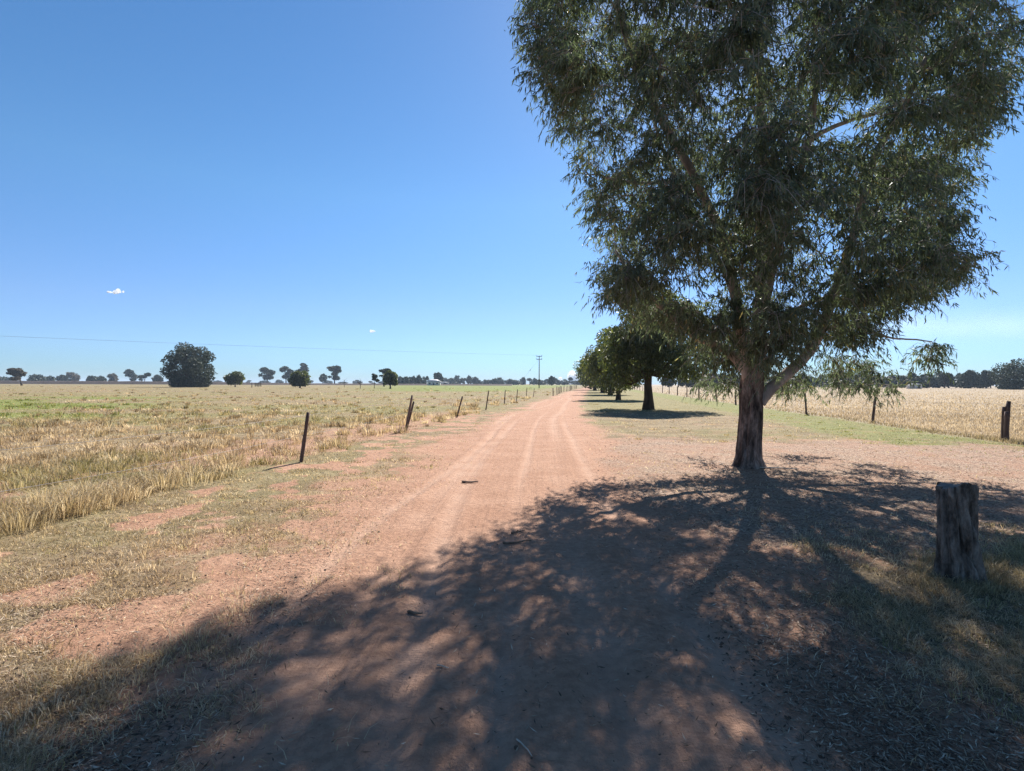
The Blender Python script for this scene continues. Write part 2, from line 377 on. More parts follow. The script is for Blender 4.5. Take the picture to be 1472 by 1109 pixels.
tussocks(260, 1318, 1440, 250, 300, lambda X, Y, L: np.hypot(X - at(1380, 833)[0], Y - at(1380, 833)[1]) > .15, 16, (.04, .13), (.08, .2), .45, 'stump_grass', M_straw, 'dry grass tufts grown up round the foot of the stump', lambda X, Y, L, m: .4 * RNG.uniform(0, 1, m))

# right paddock: uniform blond grass
X, Y = sample(170000, 900, 1950, 3.5, 110)
L = layout(X, Y)
keep = (L['padR'] > 0.4)
X, Y = X[keep], Y[keep]; L = {k: v[keep] for k, v in L.items()}; n = len(X)
edge = np.exp(-((L['dr'] - .2) / .5) ** 2)
h = RNG.uniform(.05, .16, n) * (0.75 + .5 * vnoise(X * 1.1, Y * 1.1, 66))
w = np.maximum(.006, .0011 * Y) * RNG.uniform(.6, 1.3, n)
var = np.clip(RNG.normal(.58, .2, n) - .35 * edge + .5 * fbm(X * .12, Y * .3, 61, 3), 0, 1)
blades(ground_pts(X, Y), h, w, RNG.uniform(.1, .45, n), RNG.uniform(.0, .5, n), var, edge * .35 * RNG.uniform(0, 1, n), 'ripe_grass', M_blond, 'tall ripe blond grass filling the paddock right of the fence')

# litter: fallen leaves, bark flakes and straw lying flat
X, Y = sample(260000, -250, 1800, 40, 700)
L = layout(X, Y)
pr = np.clip(.30 * (.3 + 1.4 * (vnoise(X * 1.3, Y * 1.3, 88) > .5)) + .95 * L['litter'] + .4 * L['bare'] * sst(1.4, 2.4, L['u'] + L['n1'] * 2) + .35 * L['cover'] * (1 - L['padL']), 0, 1) * (1 - L['padR']) * (1 - .93 * sst(1.7, 1.1, np.abs(L['u'])))
keep = RNG.uniform(0, 1, len(X)) < pr * .8
X, Y = X[keep], Y[keep]; n = len(X); p = ground_pts(X, Y); p[:, 2] += RNG.uniform(.006, .02, n)
az = RNG.uniform(0, 2 * np.pi, n); ln = RNG.uniform(.015, .05, n) * (1 + .04 * Y); wd = np.maximum(RNG.uniform(.003, .008, n), .0008 * Y)
d = np.stack([np.cos(az), np.sin(az), RNG.normal(0, .22, n)], 1) * (ln / 2)[:, None]
sd = np.stack([-np.sin(az), np.cos(az), RNG.normal(0, .4, n)], 1) * (wd / 2)[:, None]
V = np.stack([p - d, p + sd, p + d + [0, 0, .004], p - sd], 1).reshape(-1, 3)
M_lit = foliage_mat('leaf_litter_flake', [(0, (.07, .045, .03)), (.4, (.2, .13, .085)), (.75, (.42, .31, .21)), (1, (.62, .51, .38))], 0.15, 0.7, 0.2)
o = mk('leaf_litter', V, [np.arange(n)[:, None] * 4 + np.array([[0, 1, 2, 3]])], M_lit, dict(var=np.repeat(np.clip(RNG.normal(.42, .3, n), 0, 1), 4)))
tag(o, 'fallen gum leaves, bark flakes and straw strewn under the big tree', 'leaf litter', kind='stuff')

# clods and small dark stones
X, Y = sample(9000, -150, 1700, 40, 640)
L = layout(X, Y); keep = (L['padL'] < .3) & (L['padR'] < .3) & ((np.abs(L['u']) > 1.3) | (RNG.uniform(0, 1, len(X)) < .04)) & (RNG.uniform(0, 1, len(X)) < .25 + .75 * (vnoise(X * .9, Y * .9, 44) > .55))
X, Y = X[keep], Y[keep]
b = MB(); base = np.array([[1, 0, 0], [.5, .87, 0], [-.5, .87, 0], [-1, 0, 0], [-.5, -.87, 0], [.5, -.87, 0], [.4, .3, .75], [-.45, .25, .65], [0, -.5, .7]])
T = [[0, 1, 6], [1, 2, 6], [2, 7, 6], [2, 3, 7], [3, 4, 7], [4, 8, 7], [4, 5, 8], [5, 0, 8], [0, 6, 8], [6, 7, 8]]
for x, y, zg in zip(X, Y, height(X, Y)):
    s = .004 + .010 * RNG.uniform(0, 1) ** 2.5 * (1 + .05 * y)
    v = base * RNG.uniform(.6, 1.3, (9, 1)) * s; a = RNG.uniform(0, 6.28)
    v = v @ np.array([[math.cos(a), math.sin(a), 0], [-math.sin(a), math.cos(a), 0], [0, 0, 1]])
    b.add(v + [x, y, zg - .002], T=T)
o = b.build('clods', plain_noise_mat('dark_clod', (.05, .032, .022), (.15, .09, .06), 20), smooth=False)
tag(o, 'small dark earth clods and pebbles scattered on the bare ground', 'clods', kind='stuff')

# ------------------------------------------------------------------ bark and wood
def bark_mat(name, cols, scale=5.0, stretch=(1, 1, .18), bumpd=.03):
    m, nt = newmat(name)
    p = obj_pos(nt)
    v = N(nt, 'ShaderNodeMapping', {'Vector': p, 'Scale': stretch}).outputs[0]
    a = noise(nt, v, scale, 6, .65, .6); b_ = noise(nt, v, scale * 3.2, 6, .7); c = noise(nt, p, 1.3, 3, .5)
    f = mth(nt, 'ADD', mth(nt, 'MULTIPLY', a, .65), mth(nt, 'MULTIPLY', b_, .35))
    f2 = mth(nt, 'ADD', f, mth(nt, 'MULTIPLY', mth(nt, 'SUBTRACT', c, .5), .35))
    out(nt, bsdf(nt, ramp(nt, f2, cols), .85, f, bumpd, 1.0, .15).outputs[0]); return m
M_bark = bark_mat('gum_bark_rough', [(.36, (.03, .021, .016)), (.45, (.10, .07, .054)), (.53, (.22, .155, .12)), (.63, (.42, .31, .245))], 6.5, (1, 1, .3), .05)
M_limb = bark_mat('gum_bark_smooth', [(.3, (.13, .108, .092)), (.5, (.30, .25, .215)), (.7, (.50, .44, .38))], 3.5, (1, 1, .25), .01)
M_darkbark = bark_mat('dark_bark', [(.3, (.03, .022, .016)), (.6, (.10, .07, .05)), (.75, (.17, .12, .09))], 6)
M_post = bark_mat('weathered_post', [(.3, (.04, .027, .023)), (.52, (.12, .08, .068)), (.7, (.26, .18, .15))], 14, (1, 1, .1), .006)
M_stump = bark_mat('grey_stump_wood', [(.30, (.015, .012, .01)), (.42, (.085, .064, .05)), (.54, (.22, .17, .135)), (.68, (.40, .33, .265))], 9, (1, 1, .4), .06)
M_stumptop = bark_mat('cut_wood', [(.3, (.12, .10, .085)), (.7, (.30, .26, .23))], 6, (1, 1, 1), .01)
M_stick = plain_noise_mat('dead_stick', (.10, .065, .045), (.26, .18, .125), 20, stretch=(1, 1, 1))
M_wire = plain_noise_mat('rusty_wire', (.16, .13, .11), (.32, .28, .25), 10, .5)

# ------------------------------------------------------------------ leaves
def leaf_mesh(P, D, S, L, W, name, mat, var, parent, curve=0.12):
    """lanceolate leaves: base P, unit axis D, unit side S, length L, width W"""
    n = len(P); Lc = L[:, None]; Wc = W[:, None] / 2
    nrm = np.cross(D, S)
    m1 = P + D * Lc * .32; m2 = P + D * Lc * .66 + nrm * Lc * curve * .5; tp = P + D * Lc + nrm * Lc * curve * 1.4
    V = np.stack([P, m1 - S * Wc, m1 + S * Wc, m2 - S * Wc * .72, m2 + S * Wc * .72, tp], 1).reshape(-1, 3)
    b = np.arange(n)[:, None] * 6
    return mk(name, V, [b + np.array([[0, 2, 1]]), b + np.array([[1, 2, 4, 3]]), b + np.array([[3, 4, 5]])], mat, dict(var=np.repeat(var, 6)), False, parent)
def unit(v): return v / (np.linalg.norm(v, axis=-1, keepdims=True) + 1e-9)
def perp(D):
    r = unit(RNG.normal(0, 1, D.shape)); s = r - D * (r * D).sum(1, keepdims=True); return unit(s)

M_gumleaf = foliage_mat('gum_leaf', [(0, (.05, .065, .045)), (.5, (.115, .145, .108)), (.85, (.185, .212, .16)), (1, (.32, .25, .13))], .46, .55, .4, (1.2, 1.25, .7))
M_darkleaf = foliage_mat('dark_leaf', [(0, (.035, .048, .022)), (.5, (.085, .105, .042)), (1, (.20, .20, .08))], .38, .45, .4, (1.2, 1.2, .6))
M_farleaf = foliage_mat('far_tree_leaf', [(0, (.022, .032, .02)), (.5, (.05, .065, .04)), (1, (.10, .11, .065))], .18, .6, .2)
M_drab = foliage_mat('drab_leaf', [(0, (.06, .05, .035)), (.5, (.12, .10, .07)), (1, (.2, .17, .12))], .3, .6, .2)

# ------------------------------------------------------------------ the big gum
def inpoly(px, py, poly):
    poly = np.asarray(poly, float); ins = np.zeros(len(px), bool); dmin = np.full(len(px), 1e9)
    for (x0, y0), (x1, y1) in zip(poly, np.roll(poly, -1, 0)):
        c = ((y0 > py) != (y1 > py)) & (px < (x1 - x0) * (py - y0) / (y1 - y0 + 1e-12) + x0)
        ins ^= c
        t = np.clip(((px - x0) * (x1 - x0) + (py - y0) * (y1 - y0)) / ((x1 - x0) ** 2 + (y1 - y0) ** 2 + 1e-9), 0, 1)
        dmin = np.minimum(dmin, np.hypot(px - x0 - t * (x1 - x0), py - y0 - t * (y1 - y0)))
    return ins, dmin
CROWN = [(820, -210), (765, -90), (757, 0), (752, 60), (762, 105), (788, 150), (798, 205), (838, 238), (850, 285), (868, 345), (852, 395), (850, 425), (872, 452),
         (930, 462), (985, 478), (1005, 500), (1035, 532), (1058, 522), (1085, 530), (1105, 542), (1140, 540), (1160, 515), (1185, 480), (1240, 462),
         (1300, 440), (1335, 428), (1385, 400), (1398, 372), (1368, 345), (1392, 320), (1372, 285), (1398, 250), (1375, 222), (1420, 195), (1452, 172), (1455, 100), (1462, 40), (1450, -60), (1400, -180), (1300, -290), (1120, -340), (940, -310)]
GAPS = [(895, 150, 26, 40), (870, 215, 18, 20), (1010, 30, 26, 26), (1062, 190, 16, 45), (1008, 405, 26, 22), (1120, 70, 22, 60), (1135, 150, 22, 26), (1025, 425, 20, 20), (1075, 440, 12, 24),
        (1215, 150, 40, 24), (1290, 195, 26, 14), (1185, 215, 14, 30), (1235, 205, 22, 20), (1345, 195, 30, 14), (900, 290, 12, 16), (1190, 320, 14, 14), (930, 250, 14, 20), (1310, 15, 14, 12), (1260, 60, 14, 20), (1030, 120, 16, 20), (1290, 290, 20, 14), (1000, 345, 10, 14), (860, 140, 12, 26), (1165, 300, 14, 20), (1150, 420, 12, 14)]
def make_gum():
    global RNG
    keep_rng = RNG; RNG = np.random.default_rng(GUM_SEED)
    root = empty('gum_tree', (GX, GY, 0)); base = np.array([GX, GY, 0])
    tag(root, 'big leaning gum tree with drooping grey-green crown and peeling bark beside the track', 'tree')
    def im(lst): return np.array([P3(px, py, GY + d) for px, py, d in lst]) - base
    def smooth(p, k=6):
        p = np.asarray(p); t = np.linspace(0, 1, len(p)); tt = np.linspace(0, 1, (len(p) - 1) * k + 1)
        q = np.stack([np.interp(tt, t, p[:, i]) for i in range(3)], 1)
        for _ in range(k // 2 + 1): q[1:-1] = (q[:-2] + 2 * q[1:-1] + q[2:]) / 4
        return q
    # trunk with flared foot
    tp = smooth(im([(1076, 676, 0), (1077, 655, 0), (1078, 630, 0), (1080, 600, 0), (1080, 570, 0), (1082, 540, 0), (1083, 510, 0)]), 14)
    tr = np.interp(np.linspace(0, 1, len(tp)), [0, .05, .14, .3, .55, .75, 1], [.315, .265, .228, .205, .195, .20, .14])
    b = MB(); b.tube(tp, tr, 64, .0, 3)
    v = b.V[0]; zz = v[:, 2]; cx = np.interp(zz, tp[:, 2], tp[:, 0]); cyy = np.interp(zz, tp[:, 2], tp[:, 1]); an = np.arctan2(v[:, 1] - cyy, v[:, 0] - cx)
    bk = 1 + .16 * (vnoise(np.cos(an) * 1.5 + 9, np.sin(an) * 1.5 + zz * .25 + 9, 61) - .5) + .17 * (sst(.35, .6, vnoise(np.cos(an) * 4.5 + 9, np.sin(an) * 4.5 + zz * 1.1 + 9, 62)) - .5) + .09 * (vnoise(np.cos(an) * 11 + 9, np.sin(an) * 11 + zz * 3 + 9, 63) - .5)
    v[:, 0] = cx + (v[:, 0] - cx) * bk; v[:, 1] = cyy + (v[:, 1] - cyy) * bk; 
    for k in range(7):                                     # roots running into the ground
        a = k * .9 + .3; d = np.array([math.cos(a), math.sin(a), 0])
        b.tube([d * .12 + [0, 0, .34], d * .18 + [0, 0, .16], d * .25 + [0, 0, .04], d * .34 + [0, 0, -.06]], [.08, .075, .06, .03], 10, .25, k)
    b.build('trunk', M_bark, root, True)
    limbs = [
        ([(1092, 580, .0), (1104, 562, -.05), (1130, 540, -.1), (1163, 508, -.2), (1184, 470, -.3), (1202, 420, -.4), (1222, 350, -.5), (1240, 270, -.6), (1262, 210, -.8), (1300, 150, -1.0), (1335, 80, -1.2)], .15, .03),
        ([(1076, 540, .0), (1058, 515, .1), (1034, 497, .2), (1004, 487, .3), (980, 468, .3), (950, 440, .2), (915, 405, .0), (885, 360, -.1)], .125, .025),
        ([(1076, 545, -.02), (1068, 500, -.1), (1062, 450, -.3), (1050, 400, -.5), (1037, 340, -.7), (1012, 285, -.9), (985, 232, -1.1), (945, 170, -1.3), (915, 110, -1.4), (892, 50, -1.5), (870, -40, -1.5)], .135, .03),
        ([(1084, 540, .05), (1090, 470, .2), (1094, 390, .3), (1095, 300, .4), (1093, 200, .5), (1089, 100, .6), (1085, 0, .7), (1078, -110, .8), (1070, -220, .9)], .145, .03),
        ([(1086, 545, .1), (1096, 460, .4), (1102, 370, .7), (1115, 290, .9), (1140, 220, 1.1), (1166, 150, 1.3), (1190, 80, 1.5), (1212, -10, 1.7), (1235, -120, 1.9)], .125, .025),
        ([(1082, 530, .1), (1070, 460, .7), (1040, 390, 1.4), (1005, 320, 2.0), (965, 240, 2.4), (930, 150, 2.6), (910, 60, 2.8)], .095, .02),
        ([(1086, 530, -.1), (1100, 440, -.8), (1120, 350, -1.5), (1150, 250, -2.0), (1175, 150, -2.4), (1180, 40, -2.7)], .09, .02),
        ([(1084, 535, .15), (1110, 480, 1.0), (1150, 440, 1.9), (1205, 420, 2.6), (1265, 400, 3.0)], .09, .02),
        ([(1140, 225, 1.1), (1175, 192, 1.0), (1210, 178, .9), (1250, 165, .7), (1310, 140, .4), (1380, 120, .2)], .06, .018),
        ([(1180, 478, -.3), (1215, 462, -.1), (1255, 478, .1), (1290, 488, .2), (1335, 494, .3)], .035, .012),
        ([(1012, 285, -.9), (960, 262, -.8), (900, 262, -.6), (850, 250, -.4)], .05, .014),
        ([(1004, 487, .3), (1020, 470, 0), (1000, 455, -.3), (970, 450, -.5)], .04, .012),
        ([(1202, 420, -.4), (1255, 385, -.6), (1315, 370, -.8), (1370, 360, -.9)], .05, .014)]
    sk = []; sr = []
    for i, (pts, r0, r1) in enumerate(limbs):
        q = smooth(im(pts), 6); n = len(q); t = np.linspace(0, 1, n)
        q[1:] += np.stack([fbm(t * 6, t * 0 + i * 3.3 + j * 9, 8, 3) for j in range(3)], 1)[1:] * .22 * t[1:, None]
        rr = .6 * r0 * (1 - t) ** .8 + r1
        b = MB(); b.tube(q, rr, 14, .12, 20 + i); b.build('limb', M_bark if False else M_limb, root, True)
        sk.append(q[3:]); sr.append(rr[3:])
    sk = np.concatenate(sk); sr = np.concatenate(sr)
    # foliage clusters through the crown's volume
    def pick(n, poly, dfun, gaps=True):
        poly = np.asarray(poly, float); lo = poly.min(0); hi = poly.max(0)
        px = RNG.uniform(lo[0], hi[0], n); py = RNG.uniform(lo[1], hi[1], n)
        ins, dm = inpoly(px, py, poly)
        if gaps:
            for gx, gy, rx, ry in GAPS:
                ins &= ~((((px - gx) / rx) ** 2 + ((py - gy) / ry) ** 2 < 1) & (RNG.uniform(0, 1, n) < .9))
        px, py, dm = px[ins], py[ins], dm[ins]
        return np.array([P3(a, c, GY + e) for a, c, e in zip(px, py, dfun(px, py, dm))])
    def deep(px, py, dm):
        Rr = 290.; dd = np.minimum(dm, Rr); w = np.sqrt(Rr ** 2 - (Rr - dd) ** 2) / 74. * .95 + .15
        u = RNG.uniform(-1, 1, len(px)); u = np.sign(u) * np.abs(u) ** .7
        return w * u + .6 * sst(380, 520, py)
    C = [pick(4500, CROWN, deep)]
    # clumpy: gather centres towards a coarser set of clump centres
    C = C[0]
    K = C[RNG.permutation(len(C))[:210]]
    dd = np.linalg.norm(C[:, None] - K[None], axis=2); C = C + (K[dd.argmin(1)] - C) * .27
    low = [(1175, 525), (1215, 500), (1260, 520), (1300, 545), (1290, 560), (1240, 556), (1200, 560)]
    extra = [pick(44, low, lambda a, c, d: RNG.uniform(.2, 2.2, len(a)), False),
             pick(14, [(1322, 500), (1345, 492), (1352, 510), (1330, 520)], lambda a, c, d: RNG.uniform(.1, .4, len(a)), False),
             pick(16, [(1000, 510), (1040, 530), (1062, 560), (1020, 560), (1000, 540)], lambda a, c, d: RNG.uniform(.8, 3.2, len(a)), False),
             pick(34, [(1090, 540), (1150, 535), (1170, 560), (1120, 566)], lambda a, c, d: RNG.uniform(.6, 3.4, len(a)), False),
             pick(26, [(1195, 480), (1250, 455), (1270, 480), (1230, 500)], lambda a, c, d: RNG.uniform(-.3, .8, len(a)), False)]
    extra.append(pick(24, [(1020, 430), (1060, 440), (1150, 430), (1160, 480), (1130, 520), (1100, 528), (1068, 512), (1030, 480)], lambda a, c, d: RNG.uniform(-1.5, -.35, len(a)), False))
    extra.append(pick(9, [(1075, 470), (1120, 490), (1150, 520), (1150, 552), (1112, 556), (1098, 530)], lambda a, c, d: RNG.uniform(-1.0, .2, len(a)), False))
    C = np.concatenate([C] + extra) - base
    C = C[C[:, 2] > 1.15]
    order = np.argsort([np.linalg.norm(sk - c, axis=1).min() for c in C])
    tw = MB(); LP = []; LD = []; LL = []; LW = []; LV = []
    skl = [sk]; srl = [sr]; allp = sk; allr = sr
    for q in order:
        c = C[q]
        d = np.linalg.norm(allp - c, axis=1) + .6 * np.maximum(allp[:, 2] - c[2] - .2, 0)
        j = d.argmin(); s = allp[j]; r0 = min(allr[j] * .7, .006 + .014 * d[j])
        t = np.linspace(0, 1, 6)[:, None]
        mid = (s + c) / 2 + RNG.normal(0, .07, 3) * d[j] + [0, 0, .10 * d[j]]
        path = (1 - t) ** 2 * s + 2 * t * (1 - t) * mid + t ** 2 * c
        rr = np.linspace(r0, .005, 6)
        if d[j] > .05: tw.tube(path, rr, 5, cap=False)
        allp = np.concatenate([allp, path[2:]]); allr = np.concatenate([allr, rr[2:]])
        hue = RNG.normal(0, .10)
        dens = RNG.uniform(.65, 1.35)
        for k in range(int(9 * dens) + 1):            # hanging twigs
            a = RNG.uniform(0, 6.283); ln = RNG.uniform(.22, .62)
            v = np.array([math.cos(a), math.sin(a), RNG.uniform(-.9, .5)]); v /= np.linalg.norm(v)
            e = c + v * ln + np.array([0, 0, -.25 * ln]); m2 = c + v * ln * .55 + [0, 0, .05]
            if k % 3 == 0: tw.tube([c, m2, e, e + [0, 0, -.1]], [.005, .004, .003, .002], 3, cap=False)
            nl = RNG.integers(8, 16); tt = RNG.uniform(.15, 1.0, nl)[:, None]
            pp = (1 - tt) ** 2 * c + 2 * tt * (1 - tt) * m2 + tt ** 2 * e
            dr = v * .35 + RNG.normal(0, .42, (nl, 3)) + [0, 0, -.8]
            LP.append(pp); LD.append(dr); LL.append(RNG.uniform(.075, .165, nl)); LW.append(RNG.uniform(.014, .026, nl))
            vv = RNG.normal(.45, .16, nl) + hue
            vv[RNG.uniform(0, 1, nl) < .008] = 1.0
            LV.append(vv)
    tw.build('branches', M_limb, root, True)
    P = np.concatenate(LP); D = unit(np.concatenate(LD)); S = perp(D)
    leaf_mesh(P, D, S, np.concatenate(LL), np.concatenate(LW), 'crown', M_gumleaf, np.clip(np.concatenate(LV), 0, 1), root)
    RNG = keep_rng
    pass
GUM_SEED = 8
make_gum()

# ------------------------------------------------------------------ other trees
def blob_points(n, blobs, shell=.5):
    bl = np.array(blobs, float); vol = bl[:, 3] * bl[:, 4] * bl[:, 5]; k = RNG.choice(len(bl), n, p=vol / vol.sum())
    d = unit(RNG.normal(0, 1, (n, 3))); r = RNG.uniform(0, 1, n) ** (1 / 3.)
    r = r * (1 - shell) + shell * np.maximum(r, .85)
    return bl[k, :3] + d * r[:, None] * bl[k, 3:6], d
def make_tree(name, H, Wd, kind, leafmat, nleaf, lsize, seed, trunk_r, z0=.2, loc=(0, 0, 0), barkmat=None, lean=0., droop=.5, dens=1.):
    """H height, Wd crown width, z0 crown base as a share of H"""
    global RNG
    keep = RNG; RNG = np.random.default_rng(seed)
    root = empty(name, loc)
    b = MB(); zc = H * (z0 + (1 - z0) * .45)
    path = [np.array([lean * t * t, 0, H * .62 * t]) + np.array([RNG.normal(0, .011 * H * t), RNG.normal(0, .011 * H * t), 0]) for t in np.linspace(0, 1, 7)]
    path[0] = np.array([0, 0, -.15])
    b.tube(path, np.interp(np.linspace(0, 1, 7), [0, .1, .5, 1], [trunk_r * 1.5, trunk_r, trunk_r * .75, trunk_r * .35]), 10, .15, seed)
    blobs = []
    if kind == 'round':
        nb = 44
        for i in range(nb):
            a = RNG.uniform(0, 6.283); t = RNG.uniform(0, 1) ** 1.15; z = H * z0 + (H * (1 - z0)) * (.1 + .78 * t)
            rr = Wd / 2 * math.sqrt(max(.05, 1 - (2 * (t - .42)) ** 2 * .85)) * .80 * math.sqrt(RNG.uniform(.3, 1))
            s = Wd * RNG.uniform(.085, .19)
            blobs.append((lean + rr * math.cos(a), rr * math.sin(a), z, s, s, s * RNG.uniform(.75, 1.1)))
        if z0 < .06:
            for i in range(16):
                a = i * .393 + RNG.uniform(-.1, .1); q_ = Wd * RNG.uniform(.14, .3); s = Wd * RNG.uniform(.09, .15)
                blobs.append((lean + q_ * math.cos(a), q_ * math.sin(a), H * .12, s, s, s))
    else:                                              # open: flat clumps on visible branches
        nb = int(RNG.integers(10, 18))
        for i in range(nb):
            a = RNG.uniform(0, 6.283); t = RNG.uniform(0, 1); z = H * z0 + H * (1 - z0) * (.15 + .75 * t)
            rr = Wd / 2 * .72 * math.sqrt(RNG.uniform(.05, 1)) * (1.0 - .45 * t)
            s = Wd * RNG.uniform(.075, .2)
            blobs.append((lean + rr * math.cos(a), rr * math.sin(a), z, s, s, s * RNG.uniform(.35, .65)))
    for bl in blobs:
        t = np.clip((bl[2] - .05 * H) / (H * .75), .5, .95); s = path[int(t * 6)]; e = np.array(bl[:3])
        m2 = (s + e) / 2 + [0, 0, -.06 * H]
        b.tube([s, m2, e], [trunk_r * .4, trunk_r * .25, trunk_r * .1], 6, cap=False)
    b.build('trunk', barkmat or M_darkbark, root, True)
    P, d = blob_points(nleaf, blobs, .45)
    P[:, 2] = np.maximum(P[:, 2], H * z0 * .6 + .1)
    D = unit(d * .5 + RNG.normal(0, .6, d.shape) + [0, 0, -droop])
    hue = vnoise(P[:, 0] * 1.6 / lsize * .15 + 50, P[:, 2] * 1.6 / lsize * .15 + P[:, 1] + 50, seed) - .5
    leaf_mesh(P - D * lsize * .5, D, perp(D), RNG.uniform(.7, 1.4, nleaf) * lsize, RNG.uniform(.4, .75, nleaf) * lsize, 'crown', leafmat, np.clip(RNG.normal(.48, .18, nleaf) + .35 * hue, 0, 1), root)
    RNG = keep
    return root
def copy_tree(o, loc, rz=0., s=1., sz=None, parent=None):
    c = o.copy(); COL.objects.link(c); c.parent = parent; c.location = loc; c.rotation_euler = (0, 0, rz); c.scale = (s, s, sz or s)
    for ch in list(o.children):
        d = ch.copy(); COL.objects.link(d); d.parent = c
    return c

# the row of trees right of the track
rowlab = ['dark shady tree with stout trunk, nearest of the row behind the big gum', 'second tree of the row beyond the gum, slim trunk, olive crown over the track edge',
          'third tree of the row beyond the gum, mostly behind olive crowns', 'fourth tree of the row beyond the gum, short trunk in shade', 'tall grey-green tree standing farthest left in the row along the track', 'last tree at the far end of the row along the track']
rows = [(932, 589, 7.4, 7.9, .11, .28, 32000, .16), (889, 575, 7.6, 7.8, .13, .22, 19000, .2), (877, 568, 8.2, 8.0, .14, .3, 9000, .28), (866, 564.5, 8.5, 8.5, .12, .3, 6000, .34), (855, 561.5, 10.0, 10.5, .10, .35, 5000, .42), (849, 559.5, 10, 9, .1, .3, 3000, .5)]
for i, (px, py, H, Wd, z0, tr_, nl, ls) in enumerate(rows):
    x, y = at(px, py)
    t = make_tree('shade_tree', H, Wd, 'round', M_darkleaf, nl, ls, 100 + i, tr_, z0, (x, y, 0), droop=.8)
    tag(t, rowlab[i], 'tree', 'shade trees in a row along the track')

# trees of the left paddock
def far(px, py, top, x0, x1, kind, mat, nleaf, seed, z0, label, name='paddock_tree', cat='tree', group=None, tr_=None, lean=0., ls=None, Y=None):
    if Y is None: x, y = at(px, py)
    else: x, y = (px - 736) / F * Y, Y
    H = (yh(px) - top) / F * y + CAMH; W = (x1 - x0) / F * y
    t = make_tree(name, H, W, kind, mat, int(nleaf * 1.7), ls or .0034 * y, seed, tr_ or .035 * H, z0, (x, y, 0), lean=((x0 + x1) / 2 - px) / F * y * .8)
    tag(t, label, cat, group); return t
far(273, 557, 494, 234, 310, 'round', M_farleaf, 9000, 201, .02, 'largest round dark tree alone in the left paddock with foliage to the ground')
far(338, 556.6, 535, 324, 353, 'round', M_darkleaf, 2500, 202, .22, 'small round dark tree right of the biggest paddock tree')
far(431, 558, 536, 415, 449, 'round', M_darkleaf, 3000, 203, .2, 'squat dark round tree in front of taller open gums', tr_=.25)
far(31, 554.5, 530, 8, 38, 'open', M_drab, 1200, 204, .3, 'thin brownish half-bare tree at far left end of the horizon', tr_=.35)
far(384, 553, 527, 369, 399, 'open', M_farleaf, 1300, 205, .25, 'open grey-green gum left of the squat dark tree')
far(411, 553, 526, 399, 425, 'open', M_farleaf, 1300, 206, .3, 'open domed gum touching the left side of the squat dark tree')
far(436, 553, 522, 423, 447, 'open', M_farleaf, 900, 207, .45, 'tall sparse gum rising behind the squat dark tree')
far(481, 553.5, 526, 467, 493, 'open', M_farleaf, 1300, 208, .2, 'open spreading gum standing alone right of the squat dark tree')
far(464, 553, 538, 459, 470, 'round', M_farleaf, 500, 209, .3, 'little gum just left of the lone spreading gum')
far(561, 559, 534, 548, 573, 'round', M_darkleaf, 2600, 210, .2, 'leaning dark bushy tree by the bare saplings', tr_=.22, lean=1)
far(552, 556, 529, 543, 565, 'open', M_farleaf, 1000, 211, .45, 'pale open tree behind the leaning dark bushy tree')
far(538, 558.5, 535, 532, 545, 'open', M_farleaf, 500, 212, .35, 'slender sapling with a small crown left of the leaning bushy tree', 'sapling', 'sapling', tr_=.09)
far(629, 554, 535, 623, 638, 'round', M_farleaf, 800, 213, .25, 'dark tree standing in front of the pale farmhouse')
far(793, 554.5, 541, 788, 799, 'round', M_farleaf, 700, 214, .12, 'upright dark tree just right of the power pole')
# hazy trees on the left horizon
lefth = [(53, 541, 40, 66, 'low grey tree on the horizon next to the brownish half-bare tree'), (72, 541, 66, 79, 'small rounded tree on the left horizon beside the peaked clump'), (90, 540, 82, 97, 'low bushy tree left of the peaked tree on the far left horizon'),
         (100, 536, 92, 113, 'peaked taller tree in the middle of the far left horizon'), (132, 541, 123, 142, 'broad low tree left of the dark solitary horizon tree'), (145, 542, 138, 152, 'smaller low tree close left of the dark solitary horizon tree'),
         (162, 537, 155, 169, 'dark solitary tree above the brown bank on the left horizon'), (188, 530, 177, 200, 'taller of the two open gums left of the biggest round tree'), (208, 532, 199, 219, 'lower of the two open gums left of the biggest round tree'),
         (226, 539, 220, 233, 'pointed dark tree touching the left side of the biggest round tree'), (8, 544, -8, 18, 'low grey tree at the very left edge on the horizon')]
for i, (px, top, x0, x1, lab) in enumerate(lefth):
    far(px, 0, top, x0, x1, 'open' if i in (7, 8) else 'round', M_drab if i in (3, 6) else M_farleaf, 700, 230 + i, .15, lab, 'horizon_tree', 'tree', 'trees on the left horizon', tr_=.3, Y=470 + 23 * (i % 4))
# three mould trees for the long tree lines, copied with their parts
moulds = [make_tree('tree_line_tree', 8, 9, k, M_farleaf, 1300, 1.15, 300 + i, .28, .08, (0, 900, 0)) for i, k in enumerate(('round', 'round', 'open', 'round'))]
first = [True] * 4; cnt = 0
def line(px, top, w, Y, label, group):
    global cnt
    k = cnt % 4; cnt += 1
    H = (yh(px) - top) / F * Y + CAMH; s = w / F * Y / 9.; loc = ((px - 736) / F * Y, Y, 0)
    if first[k]:
        t = moulds[k]; t.location = loc; t.scale = (s, s, H / 8); first[k] = False
    else: t = copy_tree(moulds[k], loc, random.uniform(0, 6.28), s, H / 8)
    tag(t, label, 'tree', group)
rr = random.Random(5)
px = 575
while px < 618:
    line(px, 540 + rr.uniform(-1, 2.5), rr.uniform(10, 15), 520 + rr.uniform(-40, 60), 'tree in the dark clump left of the pale farmhouse', 'dark trees left of the farmhouse'); px += rr.uniform(5, 8)
px = 640
